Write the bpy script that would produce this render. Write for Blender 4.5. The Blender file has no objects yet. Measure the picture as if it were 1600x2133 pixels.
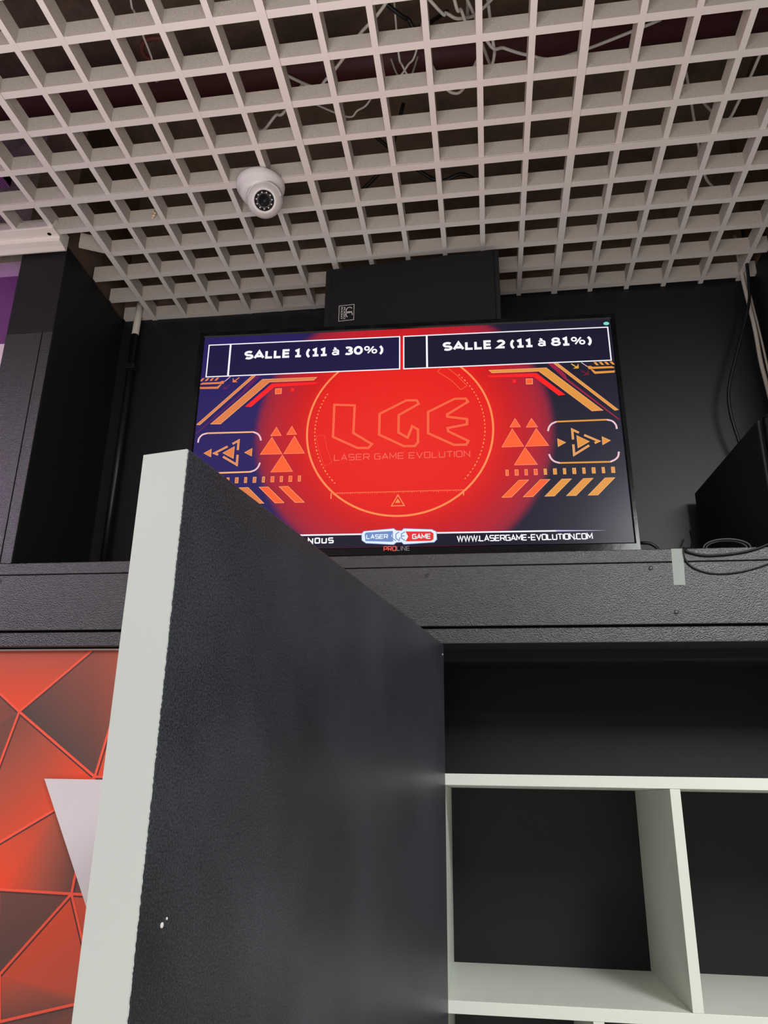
import bpy, bmesh, math, random
from mathutils import Matrix, Vector
random.seed(7)
S = bpy.context.scene
COL = S.collection
PI = math.pi

# ------------------------------------------------------------------ camera
cam_d = bpy.data.cameras.new('camera')
cam = bpy.data.objects.new('camera', cam_d)
COL.objects.link(cam)
YAW, PITCH, ROLL = -0.1411, 0.3371, 0.0197
FPX, CX, CY = 1609.65, 771.06, 1097.97
EYE = 1.30
_f = Vector((math.sin(YAW) * math.cos(PITCH), math.cos(YAW) * math.cos(PITCH), math.sin(PITCH)))
_r0 = Vector((math.cos(YAW), -math.sin(YAW), 0))
_u0 = _r0.cross(_f)
_r = _r0 * math.cos(ROLL) + _u0 * math.sin(ROLL)
_u = _u0 * math.cos(ROLL) - _r0 * math.sin(ROLL)
cam.matrix_world = Matrix(((_r.x, _u.x, -_f.x, 0), (_r.y, _u.y, -_f.y, 0), (_r.z, _u.z, -_f.z, EYE), (0, 0, 0, 1)))
cam_d.sensor_fit = 'HORIZONTAL'
cam_d.sensor_width = 36.0
cam_d.lens = 36.0 * FPX / 1600.0
cam_d.shift_x = (800 - CX) / 1600.0
cam_d.shift_y = (CY - 1066.5) / 1600.0
cam_d.clip_start = 0.01
S.camera = cam

# ------------------------------------------------------------------ world, lights, exposure
S.view_settings.view_transform = 'Standard'
S.view_settings.look = 'None'
S.view_settings.exposure = 0.0
S.view_settings.gamma = 1.0
S.view_settings.use_curve_mapping = False
W = bpy.data.worlds.new('world'); S.world = W; W.use_nodes = True
W.node_tree.nodes['Background'].inputs[0].default_value = (1.0, 0.97, 0.94, 1)
W.node_tree.nodes['Background'].inputs[1].default_value = 0.22

def area(name, loc, sx, sy, power, color, target=None):
    d = bpy.data.lights.new(name, 'AREA'); d.shape = 'RECTANGLE'; d.size = sx; d.size_y = sy
    d.energy = power; d.color = color
    o = bpy.data.objects.new(name, d); COL.objects.link(o); o.location = loc
    if target is not None:
        o.rotation_euler = (Vector(target) - Vector(loc)).to_track_quat('-Z', 'Y').to_euler()
    return o
# ceiling fittings behind and beside the viewer, then added upward fills and a purple light
area('ceiling_lamp_light', (1.25, -0.60, 2.66), 0.6, 1.2, 92, (0.96, 1.0, 0.99))
area('ceiling_lamp_light', (-2.5, -0.45, 2.66), 0.6, 0.6, 46, (1.0, 0.97, 0.99))
area('ceiling_lamp_light', (-0.8, -1.9, 2.66), 0.6, 0.6, 16, (1.0, 0.985, 0.95))
area('ceiling_fill', (-0.35, 0.10, 1.66), 1.2, 0.8, 18, (1.0, 0.935, 0.905))  # added fill that brightens the ceiling grid from below; no lamp hangs here
bpy.data.objects['ceiling_fill'].rotation_euler = (PI, 0, 0)
area('floor_bounce_fill', (-0.5, -0.2, 0.06), 3.0, 1.6, 24, (1.0, 0.95, 0.92), (-0.5, -0.2, 2.67))  # added fill imitating light bounced up from the floor
area('purple_wall_light', (-2.3, 0.7, 2.35), 0.3, 0.3, 3.2, (0.75, 0.35, 1.0), (-1.5, 1.6, 2.3))

# ------------------------------------------------------------------ materials
def lin(c):
    out = []
    for v in c[:3]:
        v /= 255.0
        out.append(v / 12.92 if v <= 0.04045 else ((v + 0.055) / 1.055) ** 2.4)
    return (out[0], out[1], out[2], 1.0)

MATS = {}
def mat(name, rgb, rough=0.5, spec=0.5, metal=0.0, emit=None, bump=None, speck=None, coat=0.0, alpha=1.0):
    """bump = (scale, distance); speck = (rgb2, scale, low, high)"""
    if name in MATS: return MATS[name]
    m = bpy.data.materials.new(name); m.use_nodes = True
    nt = m.node_tree; b = nt.nodes['Principled BSDF']
    b.inputs['Base Color'].default_value = lin(rgb)
    b.inputs['Roughness'].default_value = rough
    b.inputs['Specular IOR Level'].default_value = spec
    b.inputs['Metallic'].default_value = metal
    b.inputs['Coat Weight'].default_value = coat
    b.inputs['Alpha'].default_value = alpha
    if emit:
        b.inputs['Emission Color'].default_value = lin(emit)
        b.inputs['Emission Strength'].default_value = 1.0
    if bump or speck:
        tc = nt.nodes.new('ShaderNodeTexCoord')
    if bump:
        n = nt.nodes.new('ShaderNodeTexNoise'); n.inputs['Scale'].default_value = bump[0]
        n.inputs['Detail'].default_value = 3.0
        nt.links.new(tc.outputs['Object'], n.inputs['Vector'])
        bp = nt.nodes.new('ShaderNodeBump'); bp.inputs['Distance'].default_value = bump[1]
        bp.inputs['Strength'].default_value = 1.0
        nt.links.new(n.outputs['Fac'], bp.inputs['Height']); nt.links.new(bp.outputs['Normal'], b.inputs['Normal'])
    if speck:
        n = nt.nodes.new('ShaderNodeTexNoise'); n.inputs['Scale'].default_value = speck[1]
        n.inputs['Detail'].default_value = 6.0; n.inputs['Roughness'].default_value = 0.75
        nt.links.new(tc.outputs['Object'], n.inputs['Vector'])
        r = nt.nodes.new('ShaderNodeValToRGB')
        r.color_ramp.elements[0].position = speck[2]; r.color_ramp.elements[0].color = lin(rgb)
        r.color_ramp.elements[1].position = speck[3]; r.color_ramp.elements[1].color = lin(speck[0])
        nt.links.new(n.outputs['Fac'], r.inputs['Fac']); nt.links.new(r.outputs['Color'], b.inputs['Base Color'])
    MATS[name] = m
    return m

def glow(name, rgb):
    """a lit patch of the television picture"""
    return mat('picture_' + name, (2, 2, 3), 0.25, 0.17, emit=rgb)

M_gloss = mat('black_gloss_stipple_paint', (30, 30, 32), 0.24, 0.75, bump=(430, 0.0011))
M_matte = mat('black_matte_paint', (20, 20, 22), 0.62, 0.35, bump=(400, 0.0002))
M_wall = mat('black_satin_wall', (21, 23, 26), 0.46, 0.45, bump=(500, 0.0002))
M_deep = mat('black_board', (14, 15, 16), 0.5, 0.4, bump=(500, 0.0001))
M_grid = mat('grid_white', (205, 198, 193), 0.5, 0.4)
M_dust = mat('grid_dusty_side', (200, 191, 182), 0.7, 0.3, speck=((132, 123, 115), 800, 0.42, 0.72))
M_white = mat('white_laminate', (222, 225, 216), 0.4, 0.4)
M_trimw = mat('white_trim', (226, 218, 208), 0.4, 0.4)
M_deck = mat('plenum_deck', (112, 94, 78), 0.9, 0.1, speck=((84, 70, 58), 3, 0.4, 0.6))
M_floor = mat('floor_pale', (212, 202, 196), 0.5, 0.3, speck=((150, 145, 140), 40, 0.4, 0.6))
M_cabw = mat('white_cable', (205, 200, 192), 0.5, 0.3)
M_cabb = mat('black_cable', (18, 18, 19), 0.45, 0.4)
M_red = mat('dark_red_pipe', (58, 22, 22), 0.6, 0.3)

# ------------------------------------------------------------------ mesh builder
class MB:
    def __init__(s): s.v = []; s.f = []; s.m = []; s.mats = []; s.sm = []
    def mi(s, m):
        if m not in s.mats: s.mats.append(m)
        return s.mats.index(m)
    def add(s, vs, fs, m, smooth=False):
        k = len(s.v); s.v += [tuple(v) for v in vs]; i = s.mi(m)
        for f in fs: s.f.append([k + q for q in f]); s.m.append(i); s.sm.append(smooth)
        return s
    def box(s, x0, x1, y0, y1, z0, z1, m, mb=None):
        vs = [(x0,y0,z0),(x1,y0,z0),(x1,y1,z0),(x0,y1,z0),(x0,y0,z1),(x1,y0,z1),(x1,y1,z1),(x0,y1,z1)]
        if mb is None:
            return s.add(vs, [(3,2,1,0),(4,5,6,7),(0,1,5,4),(1,2,6,5),(2,3,7,6),(3,0,4,7)], m)
        s.add(vs, [(4,5,6,7),(0,1,5,4),(1,2,6,5),(2,3,7,6),(3,0,4,7)], m)
        return s.add(vs, [(3,2,1,0)], mb)
    def prism(s, poly, f0, f1, m):
        """poly: 2D points; f0/f1 map a 2D point to 3D for the two caps"""
        n = len(poly); vs = [f0(p) for p in poly] + [f1(p) for p in poly]
        return s.add(vs, [tuple(range(n - 1, -1, -1)), tuple(range(n, 2 * n))] + [(i, (i + 1) % n, n + (i + 1) % n, n + i) for i in range(n)], m)
    def tube(s, pts, r, m, n=8, sub=6):
        P = smooth_path([Vector(p) for p in pts], sub) if sub > 1 and len(pts) > 2 else [Vector(p) for p in pts]
        vs = []; up = Vector((0.13, 0.31, 0.94))
        for i, p in enumerate(P):
            t = (P[min(i + 1, len(P) - 1)] - P[max(i - 1, 0)])
            if t.length < 1e-9: t = Vector((0, 0, 1))
            t.normalize(); a = t.cross(up)
            if a.length < 1e-4: a = t.cross(Vector((1, 0, 0)))
            a.normalize(); b = t.cross(a)
            up = -b if False else up
            for k in range(n):
                w = 2 * PI * k / n; vs.append(p + (a * math.cos(w) + b * math.sin(w)) * r)
        fs = []
        for i in range(len(P) - 1):
            for k in range(n): fs.append((i*n+k, i*n+(k+1)%n, (i+1)*n+(k+1)%n, (i+1)*n+k))
        fs.append(tuple(range(n - 1, -1, -1))); fs.append(tuple((len(P)-1)*n + k for k in range(n)))
        return s.add(vs, fs, m, True)
    def lathe(s, prof, m, T=Matrix(), n=40):
        """prof: (radius, height) along local z"""
        vs = []; fs = []
        for r, z in prof:
            for k in range(n):
                w = 2*PI*k/n; vs.append(T @ Vector((r*math.cos(w), r*math.sin(w), z)))
        for i in range(len(prof)-1):
            for k in range(n): fs.append((i*n+k, i*n+(k+1)%n, (i+1)*n+(k+1)%n, (i+1)*n+k))
        fs.append(tuple(range(n-1,-1,-1))); fs.append(tuple((len(prof)-1)*n+k for k in range(n)))
        return s.add(vs, fs, m, True)
    def build(s, name, parent=None, loc=(0,0,0), rot=(0,0,0), bevel=0, seg=2):
        me = bpy.data.meshes.new(name); me.from_pydata(s.v, [], s.f)
        for m in s.mats: me.materials.append(m)
        for p, i, q in zip(me.polygons, s.m, s.sm): p.material_index = i; p.use_smooth = q
        me.update()
        bm = bmesh.new(); bm.from_mesh(me)
        bmesh.ops.recalc_face_normals(bm, faces=bm.faces) if not getattr(s, 'keep', False) else None
        bm.to_mesh(me); bm.free()
        o = bpy.data.objects.new(name, me); COL.objects.link(o)
        o.location = loc; o.rotation_euler = rot
        if parent: o.parent = parent
        if bevel:
            b = o.modifiers.new('bevel', 'BEVEL'); b.width = bevel; b.segments = seg; b.limit_method = 'ANGLE'; b.angle_limit = 0.6
        return o

def smooth_path(P, sub):
    out = []
    for i in range(len(P) - 1):
        p0 = P[max(i-1, 0)]; p1 = P[i]; p2 = P[i+1]; p3 = P[min(i+2, len(P)-1)]
        for k in range(sub):
            t = k / sub
            out.append(0.5 * ((2*p1) + (p2-p0)*t + (2*p0-5*p1+4*p2-p3)*t*t + (3*p1-p0-3*p2+p3)*t**3))
    out.append(P[-1]); return out

def tag(o, label, cat, group=None):
    o['label'] = label; o['category'] = cat
    if group: o['group'] = group
    return o
def struct(o): o['kind'] = 'structure'; return o
def empty(name, loc, rot=(0,0,0)):
    o = bpy.data.objects.new(name, None); COL.objects.link(o); o.location = loc; o.rotation_euler = rot
    o.empty_display_size = 0.05
    return o

# ------------------------------------------------------------------ key dimensions (metres)
H = 2.675          # underside of the open-cell ceiling
YW = 1.922         # back wall of the alcove
YF = 1.575         # front face of column and beam
ZL = 1.793         # ledge (top of beam)
XC0, XC1 = -1.183, -1.055   # column
XR = 0.787         # right wall of the alcove

# ------------------------------------------------------------------ room shell
struct(MB().box(-4, 3, -4, 2.1, -0.05, 0, M_floor).build('floor'))
b = MB(); b.box(-3, 2.2, 0.2, 2.1, 3.22, 3.3, M_deck); b.box(-4, 3, -4, 0.79, 2.70, 3.3, M_grid)  # lower front slab is unseen, added solid to keep light out of the plenum
struct(b.build('ceiling'))
b = MB(); b.box(-1.14, 0.9, YW, YW + 0.06, 0, 2.70, M_wall); b.box(-1.14, 0.9, YW, YW + 0.06, 2.70, 3.22, M_deck)
struct(b.build('wall_back'))
b = MB(); b.box(XR, 0.86, YF, YW, ZL, 2.70, M_matte); b.box(XR, 0.86, YF, YW, 2.70, 3.22, M_deck)
struct(b.build('wall_right'))
b = MB(); b.box(0.86, 3.0, YF + 0.02, YF + 0.08, 0, 3.22, M_matte)
struct(b.build('wall_front_right'))
# far left wall with painted bands
M_conc = mat('raw_plaster', (150, 140, 132), 0.9, 0.1, speck=((112, 102, 96), 25, 0.35, 0.65))
M_lil = mat('lilac_paint', (188, 152, 190), 0.6, 0.3, speck=((172, 138, 176), 30, 0.3, 0.7))
M_pur = mat('purple_paint', (118, 66, 124), 0.5, 0.3, speck=((108, 60, 116), 6, 0.3, 0.7))
M_pal = mat('pale_pink_paint', (232, 214, 222), 0.5, 0.3)
yl = 1.66
b = MB()
for z0, z1, m in ((2.712, 3.22, M_conc), (2.663, 2.712, M_lil), (2.449, 2.663, M_pur), (1.6, 2.443, M_pal)):
    b.box(-3.0, XC0 + 0.003, yl, yl + 0.06, z0, z1, m)
b.box(-3.0, XC0 + 0.003, yl - 0.003, yl, 2.443, 2.449, M_pur)
struct(b.build('wall_left'))
struct(MB().box(-3.0, -0.12, 1.602, 1.66, 0, 1.6, M_pal).build('wall_lower'))

# column: boards on the front, matte sides
c = MB()
c.box(XC0, XC1, YF + 0.004, YW, ZL, 2.676, M_matte); c.box(XC0, XC1 - 0.004, YF + 0.004, YW, 2.676, 3.2, M_deck)
c.box(XC0, XC1, YF, YF + 0.004, 2.4135, 2.676, M_matte)
c.box(XC0, -1.0845, YF, YF + 0.004, ZL, 2.413, M_gloss)
c.box(-1.0825, XC1, YF, YF + 0.004, ZL, 2.413, M_gloss)
struct(c.build('column', bevel=0.0012))
# beam: three painted boards on a solid core
b = MB()
b.box(-3.0, 0.86, YF + 0.012, YW, 1.602, ZL, M_matte)
b.box(-3.0, 0.86, YF, YF + 0.012, 1.7655, ZL, M_gloss)
b.box(-3.0, 0.86, YF, YF + 0.012, 1.6365, 1.7643, M_gloss)
b.box(-3.0, 0.86, YF + 0.001, YF + 0.012, 1.601, 1.6318, M_gloss)
beam = struct(b.build('beam', bevel=0.0015))
M_screw = mat('painted_screw', (40, 40, 41), 0.35, 0.5)
for x, z in ((-0.10, 1.745), (0.395, 1.66), (0.355, 1.752), (-1.075, 1.752)):
    s_ = MB().lathe([(0.0045, 0), (0.0045, 0.0008), (0.003, 0.0014)], M_screw, Matrix.Translation((x, YF + 0.0004, z)) @ Matrix.Rotation(PI/2, 4, 'X'), 14)
    o = s_.build('screw_head', beam)
# recess under the beam, above the shelf unit
b = MB(); b.box(-0.12, 0.86, 1.665, 1.70, 1.5840, 1.602, M_matte)
b.box(-0.12, 0.86, YW - 0.006, YW - 0.0005, 1.348, 1.602, M_deep)
struct(b.build('beam_batten'))

# ------------------------------------------------------------------ open-cell ceiling
ROT = -0.01283
GX, GY, GAP = -0.378, 1.4008, 0.0036
def gpt(u, v, z):
    c_, s_ = math.cos(ROT), math.sin(ROT)
    return (c_*u - s_*v, s_*u + c_*v, z)
BH, TX, TY = 0.040, 0.0125, 0.0165
def gbox(b, u0, u1, v0, v1, z0, z1, dz=0):
    k = [gpt(u0,v0,z0), gpt(u1,v0,z0), gpt(u1,v1,z0), gpt(u0,v1,z0), gpt(u0,v0,z1), gpt(u1,v0,z1), gpt(u1,v1,z1), gpt(u0,v1,z1)]
    b.add(k, [(4,5,6,7),(0,1,5,4),(1,2,6,5),(2,3,7,6),(3,0,4,7)], M_dust)
    b.add(k, [(3,2,1,0)], M_grid)
def grid_panel(label, i0, i1, v0, v1, rows, ui1=None, skip=None):
    """columns i0..i1, blades across at the given v positions"""
    b = MB(); u0 = GX + 0.1*i0; u1 = GX + 0.1*i1 if ui1 is None else ui1
    for i in range(i0, i1 + 1):
        u = GX + 0.1*i
        if u > u1 + 1e-6: continue
        h = TX/2
        a0 = u - h if i > i0 else u + 0.0006; a1 = u + h if (i < i1) else u - 0.0006
        gbox(b, a0, a1, v0 + 0.0006, v1 - 0.0006, H, H + BH)
    for v in rows:
        a0, a1 = v - TY/2, v + TY/2
        a0 = max(a0, v0 + 0.0008); a1 = min(a1, v1 - 0.0008)
        gbox(b, u0 + 0.0008, u1 - 0.0008, a0, a1, H + 0.0005, H + BH - 0.0005)
    o = b.build('ceiling_panel')
    return tag(o, label, 'ceiling panel', 'open-cell ceiling panels')
vs = GY                       # seam row
vb = vs + GAP
front = [vs - 0.1*k for k in range(0, 7)]
back = [vb + 0.1*k for k in range(0, 6)]
v_f = vs - 0.6
grid_panel('white open-cell ceiling panel at the left edge, in front of the pale wall trim', -12, -6, v_f, vs, front)
grid_panel('white open-cell ceiling panel just in front of the dome camera', -6, 0, v_f, vs, front)
grid_panel('white open-cell ceiling panel with looped white cables above it, in front of the black wall speaker', 0, 6, v_f, vs, front)
grid_panel('white open-cell ceiling panel at the upper right corner of the photo', 6, 12, v_f, vs, front)
grid_panel('short white open-cell ceiling strip ending on the pale trim beside the column', -12, -6, vb, vb + 0.135, back[:2])
grid_panel('white open-cell ceiling panel behind the dome camera, reaching the wall left of the speaker', -6, 0, vb, YW - 0.008, back)
grid_panel('white open-cell ceiling panel directly over the black wall speaker', 0, 6, vb, YW + 0.0, back)
grid_panel('white open-cell ceiling panel in the right back corner above the hanging cables', 6, 12, vb, YW + 0.006, back, ui1=0.7625)
# stub slats between the edge tee and the column
b = MB()
for v in (back[3], back[4], back[5] - 0.005):
    gbox(b, XC1 - 0.018, GX - 0.6 - 0.009, v - TY/2, v + TY/2, H + 0.0005, H + BH - 0.0005)
tag(b.build('ceiling_slat'), 'short white ceiling slats bridging the gap between column and ceiling panel', 'ceiling slat')
b = MB()
p0, p1 = Vector((-1.026, 1.578)), Vector((-0.962, 1.610)); dd = (p1 - p0).normalized(); nn = Vector((-dd.y, dd.x)) * 0.006
q = [p0 - nn, p1 - nn, p1 + nn, p0 + nn]
b.prism([(v.x, v.y) for v in q], lambda p: (p[0], p[1], H + 0.002), lambda p: (p[0], p[1], H + 0.042), M_dust)
tag(b.build('ceiling_slat'), 'single white slat set diagonally at the top of the black column', 'ceiling slat')
# tees along the panel joints
k = 0
def tee(u0, u1, v0, v1):
    global k
    k += 1; b = MB(); gbox(b, u0, u1, v0, v1, H - 0.0010 - 0.0003 * k, H + 0.012 + 0.0003 * k); struct(b.build('trim_%d' % k))
for i, ve in ((-6, YW - 0.01), (0, YW - 0.004), (6, YW)):
    tee(GX + 0.1*i - 0.0082, GX + 0.1*i + 0.0082, v_f, ve)
tee(GX - 1.2, 0.7625, vs - 0.0075, vb + 0.0075)
# pale aluminium edge profile on the left, over the column
prof = [(1.490, 2.672), (1.490, 2.6675), (1.5255, 2.6675), (1.5265, 2.6575), (1.545, 2.6555), (1.560, 2.6515), (1.566, 2.654), (1.566, 2.7), (1.500, 2.7)]
b = MB(); b.prism(prof, lambda p: (-2.4, p[0], p[1] + 0.0), lambda p: (-1.050, p[0], p[1]), M_trimw)
o = struct(b.build('trim_5', bevel=0.0008))
M_hole = mat('hole_black', (8, 8, 8), 0.9, 0.1)
MB().lathe([(0.0052, 0), (0.0052, 0.0006)], M_hole, Matrix.Translation((-1.072, 1.513, 2.6668)), 18).build('screw_hole', o)

# ------------------------------------------------------------------ television
TV_Z = 1.7945
tv = empty('television', (-0.155, 1.585, TV_Z), (-0.0147, -0.0060, 0.0348))
tag(tv, 'large flat black television with a red laser game screen, standing on the black ledge', 'television')
M_bez = mat('black_gloss_plastic', (9, 9, 11), 0.13, 0.16, bump=(60, 0.0001))
M_back = mat('black_plastic', (16, 16, 17), 0.5, 0.4)
X0, X1, Z0, Z1 = -0.4885, 0.4905, 0.0205, 0.5765
OX, OZ = 0.503, 0.592
# bezel: a ring with a chamfered inner lip
ring = [(-OX, OX, 0.0, OZ, 0.006), (-OX + 0.002, OX - 0.002, 0.002, OZ - 0.002, 0.0), (X0 - 0.003, X1 + 0.003, Z0 - 0.003, Z1 + 0.003, 0.0), (X0, X1, Z0, Z1, 0.0035), (X0, X1, Z0, Z1, 0.012), (-OX, OX, 0.0, OZ, 0.022)]
vs_ = []
for x0, x1, z0, z1, y in ring: vs_ += [(x0,y,z0),(x1,y,z0),(x1,y,z1),(x0,y,z1)]
fs_ = []
for i in range(len(ring)):
    j = (i + 1) % len(ring)
    for q in range(4): fs_.append((i*4+q, i*4+(q+1)%4, j*4+(q+1)%4, j*4+q))
MB().add(vs_, fs_, M_bez).build('bezel', tv)
b = MB()
b.prism([(-OX+.004, .022), (OX-.004, .022), (OX-.03, .05), (-OX+.03, .05)], lambda p: (p[0], p[1], 0.006), lambda p: (p[0], p[1], OZ - 0.006), M_back)
b.box(-0.25, 0.25, 0.0485, 0.062, 0.05, 0.36, M_back)
b.build('rear_housing', tv, bevel=0.003)

# --- the picture: one mesh, many lit colours
def picture_base():
    m = bpy.data.materials.new('picture_background'); m.use_nodes = True
    nt = m.node_tree; b = nt.nodes['Principled BSDF']; N = nt.nodes.new; L = nt.links.new
    b.inputs['Base Color'].default_value = (0.004, 0.004, 0.006, 1); b.inputs['Roughness'].default_value = 0.25
    b.inputs['Specular IOR Level'].default_value = 0.17
    tc = N('ShaderNodeTexCoord'); sp = N('ShaderNodeSeparateXYZ'); L(tc.outputs['Object'], sp.inputs[0])
    cb = N('ShaderNodeCombineXYZ'); L(sp.outputs['X'], cb.inputs['X']); L(sp.outputs['Z'], cb.inputs['Y'])
    ds = N('ShaderNodeVectorMath'); ds.operation = 'DISTANCE'; L(cb.outputs[0], ds.inputs[0]); ds.inputs[1].default_value = (0.0, 0.306, 0)
    mr = N('ShaderNodeMapRange'); mr.inputs['From Max'].default_value = 0.40; L(ds.outputs['Value'], mr.inputs['Value'])
    rp = N('ShaderNodeValToRGB'); L(mr.outputs[0], rp.inputs['Fac'])
    cr = rp.color_ramp
    stops = [(0.0, (236, 38, 22)), (0.50, (230, 28, 20)), (0.62, (204, 22, 25)), (0.76, (176, 28, 44)), (0.845, (140, 30, 56)), (0.885, (44, 27, 66)), (0.95, (34, 26, 70))]
    while len(cr.elements) < len(stops): cr.elements.new(0.5)
    for e, (p, c) in zip(cr.elements, stops): e.position = p; e.color = lin(c)
    mk = N('ShaderNodeMapRange'); mk.inputs['From Min'].default_value = 0.330; mk.inputs['From Max'].default_value = 0.352; L(ds.outputs['Value'], mk.inputs['Value'])
    hx = N('ShaderNodeMapRange'); hx.inputs['From Min'].default_value = -0.35; hx.inputs['From Max'].default_value = 0.25; L(sp.outputs['X'], hx.inputs['Value'])
    nv = N('ShaderNodeMix'); nv.data_type = 'RGBA'; L(hx.outputs[0], nv.inputs['Factor'])
    nv.inputs['A'].default_value = lin((37, 27, 92)); nv.inputs['B'].default_value = lin((26, 25, 44))
    mx = N('ShaderNodeMix'); mx.data_type = 'RGBA'; L(mk.outputs[0], mx.inputs['Factor'])
    L(rp.outputs['Color'], mx.inputs['A']); L(nv.outputs['Result'], mx.inputs['B'])
    L(mx.outputs['Result'], b.inputs['Emission Color']); b.inputs['Emission Strength'].default_value = 1.0
    return m
PB = MB(); PB.keep = True
PB.add([(X0,0.0034,Z0),(X1,0.0034,Z0),(X1,0.0034,Z1),(X0,0.0034,Z1)], [(0,1,2,3)], picture_base())
def area2(p): return 0.5 * sum(p[i][0]*p[(i+1)%len(p)][1] - p[(i+1)%len(p)][0]*p[i][1] for i in range(len(p)))
def inset(p, d):
    if area2(p) < 0: p = p[::-1]
    n = len(p); out = []
    for i in range(n):
        a = Vector(p[i-1]); q = Vector(p[i]); c_ = Vector(p[(i+1) % n])
        e1 = (q - a).normalized(); e2 = (c_ - q).normalized()
        n1 = Vector((-e1.y, e1.x)); n2 = Vector((-e2.y, e2.x)); m = n1 + n2
        if m.length < 1e-6: m = n1.copy()
        m.normalize(); k_ = max(m.dot(n1), 0.35)
        out.append(tuple(q + m * (d / k_)))
    return out
def poly(B, p, lay, m, y0=0.0034):
    if area2(p) < 0: p = p[::-1]
    B.add([(q[0], y0 - 0.00015*lay, q[1]) for q in p], [tuple(range(len(p)))], m)
def outlined(B, p, lay, fill, edge, w=0.0011):
    poly(B, p, lay, edge); poly(B, inset(p, w), lay + 1, fill)
def stroke(B, p, w, lay, m, closed=False, y0=0.0034):
    P = [Vector(q) for q in p]; n = len(P); Lf = []; Rt = []
    for i in range(n):
        if closed or 0 < i < n - 1:
            e1 = (P[i] - P[i-1]).normalized(); e2 = (P[(i+1) % n] - P[i]).normalized()
        elif i == 0: e1 = e2 = (P[1] - P[0]).normalized()
        else: e1 = e2 = (P[-1] - P[-2]).normalized()
        n1 = Vector((-e1.y, e1.x)); n2 = Vector((-e2.y, e2.x)); q = n1 + n2
        q = n1 if q.length < 1e-6 else q.normalized()
        o_ = q * (w / 2 / max(q.dot(n1), 0.4)); Lf.append(P[i] + o_); Rt.append(P[i] - o_)
    for i in range(n if closed else n - 1):
        j = (i + 1) % n
        poly(B, [tuple(Rt[i]), tuple(Rt[j]), tuple(Lf[j]), tuple(Lf[i])], lay, m, y0)
def arc(cx, cz, r, a0, a1, n=24): return [(cx + r*math.cos(a0 + (a1-a0)*i/n), cz + r*math.sin(a0 + (a1-a0)*i/n)) for i in range(n+1)]
def d4(l): return [(x / 10000.0, z / 10000.0) for x, z in l]
def mir(l): return [(-x, z) for x, z in l]
GLY = {
 'L': [[(0,5),(0,0),(3.7,0)]], 'A': [[(0,0),(2.1,5),(4.2,0)], [(.9,1.5),(3.3,1.5)]],
 'S': [[(4,5),(.4,5),(0,4.6),(0,2.9),(.4,2.5),(3.6,2.5),(4,2.1),(4,.4),(3.6,0),(0,0)]],
 'E': [[(4,5),(0,5),(0,0),(4,0)], [(0,2.5),(3.6,2.5)]],
 'R': [[(0,0),(0,5),(3.6,5),(4,4.6),(4,2.6),(3.6,2.2),(0,2.2)], [(2.2,2.2),(4.1,0)]],
 'P': [[(0,0),(0,5),(3.6,5),(4,4.6),(4,2.4),(3.6,2),(0,2)]],
 'G': [[(4,5),(.4,5),(0,4.6),(0,.4),(.4,0),(4,0),(4,2.6),(2,2.6)]],
 'M': [[(0,0),(0,5),(2.3,1.3),(4.6,5),(4.6,0)]], 'V': [[(0,5),(2.1,0),(4.2,5)]],
 'O': [[(0,.4),(.4,0),(3.7,0),(4.1,.4),(4.1,4.6),(3.7,5),(.4,5),(0,4.6),(0,.4)]],
 'U': [[(0,5),(0,.4),(.4,0),(3.6,0),(4,.4),(4,5)]], 'T': [[(0,5),(4,5)], [(2,5),(2,0)]], 'I': [[(0,0),(0,5)]],
 'N': [[(0,0),(0,5),(4,0),(4,5)]], 'W': [[(0,5),(1.4,0),(2.9,5),(4.4,0),(5.8,5)]],
 'C': [[(4,5),(.4,5),(0,4.6),(0,.4),(.4,0),(4,0)]], '.': [[(0,0),(0,.9)]], '-': [[(0,2.4),(2.2,2.4)]]}
def tech(B, txt, x0, x1, z0, h, w, lay, m, gap=1.6, space=2.6, y0=0.0034):
    adv = []; x = 0
    for ch in txt:
        if ch == ' ': x += space; continue
        wd = max(p[0] for s_ in GLY[ch] for p in s_); adv.append((ch, x)); x += wd + gap
    tot = x - gap; sx = (x1 - x0) / tot; sz = h / 5.0
    for ch, ax in adv:
        for i, s_ in enumerate(GLY[ch]):
            stroke(B, [(x0 + (ax + p[0]) * sx, z0 + p[1] * sz) for p in s_], w, lay + 0.2*i, m, False, y0)
def font_mesh(txt, bold):
    cu = bpy.data.curves.new('lettering', 'FONT'); cu.body = txt; cu.size = 1.0; cu.offset = bold; cu.fill_mode = 'FRONT'
    ob = bpy.data.objects.new('lettering', cu); COL.objects.link(ob)
    dg = bpy.context.evaluated_depsgraph_get(); me = bpy.data.meshes.new_from_object(ob.evaluated_get(dg))
    v = [(p.co.x, p.co.y) for p in me.vertices]; f = [tuple(p.vertices) for p in me.polygons]
    bpy.data.objects.remove(ob); bpy.data.curves.remove(cu); bpy.data.meshes.remove(me)
    return v, f
def lettering(B, txt, x0, x1, z0, z1, lay, m, bold=0.03, cap=None, mapf=None, y0=0.0034):
    """fit the text's width to x0..x1 and the height of the capitals to z0..z1"""
    v, f = font_mesh(txt, bold); c_, _ = font_mesh('E', bold)
    a0 = min(p[0] for p in v); a1 = max(p[0] for p in v); e0 = min(p[1] for p in c_); e1 = max(p[1] for p in c_)
    q = [(x0 + (p[0]-a0)*(x1-x0)/(a1-a0), z0 + (p[1]-e0)*(z1-z0)/(e1-e0)) for p in v]
    pts = [mapf(p) for p in q] if mapf else [(p[0], y0 - 0.00015*lay, p[1]) for p in q]
    B.add(pts, f, m)

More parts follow.
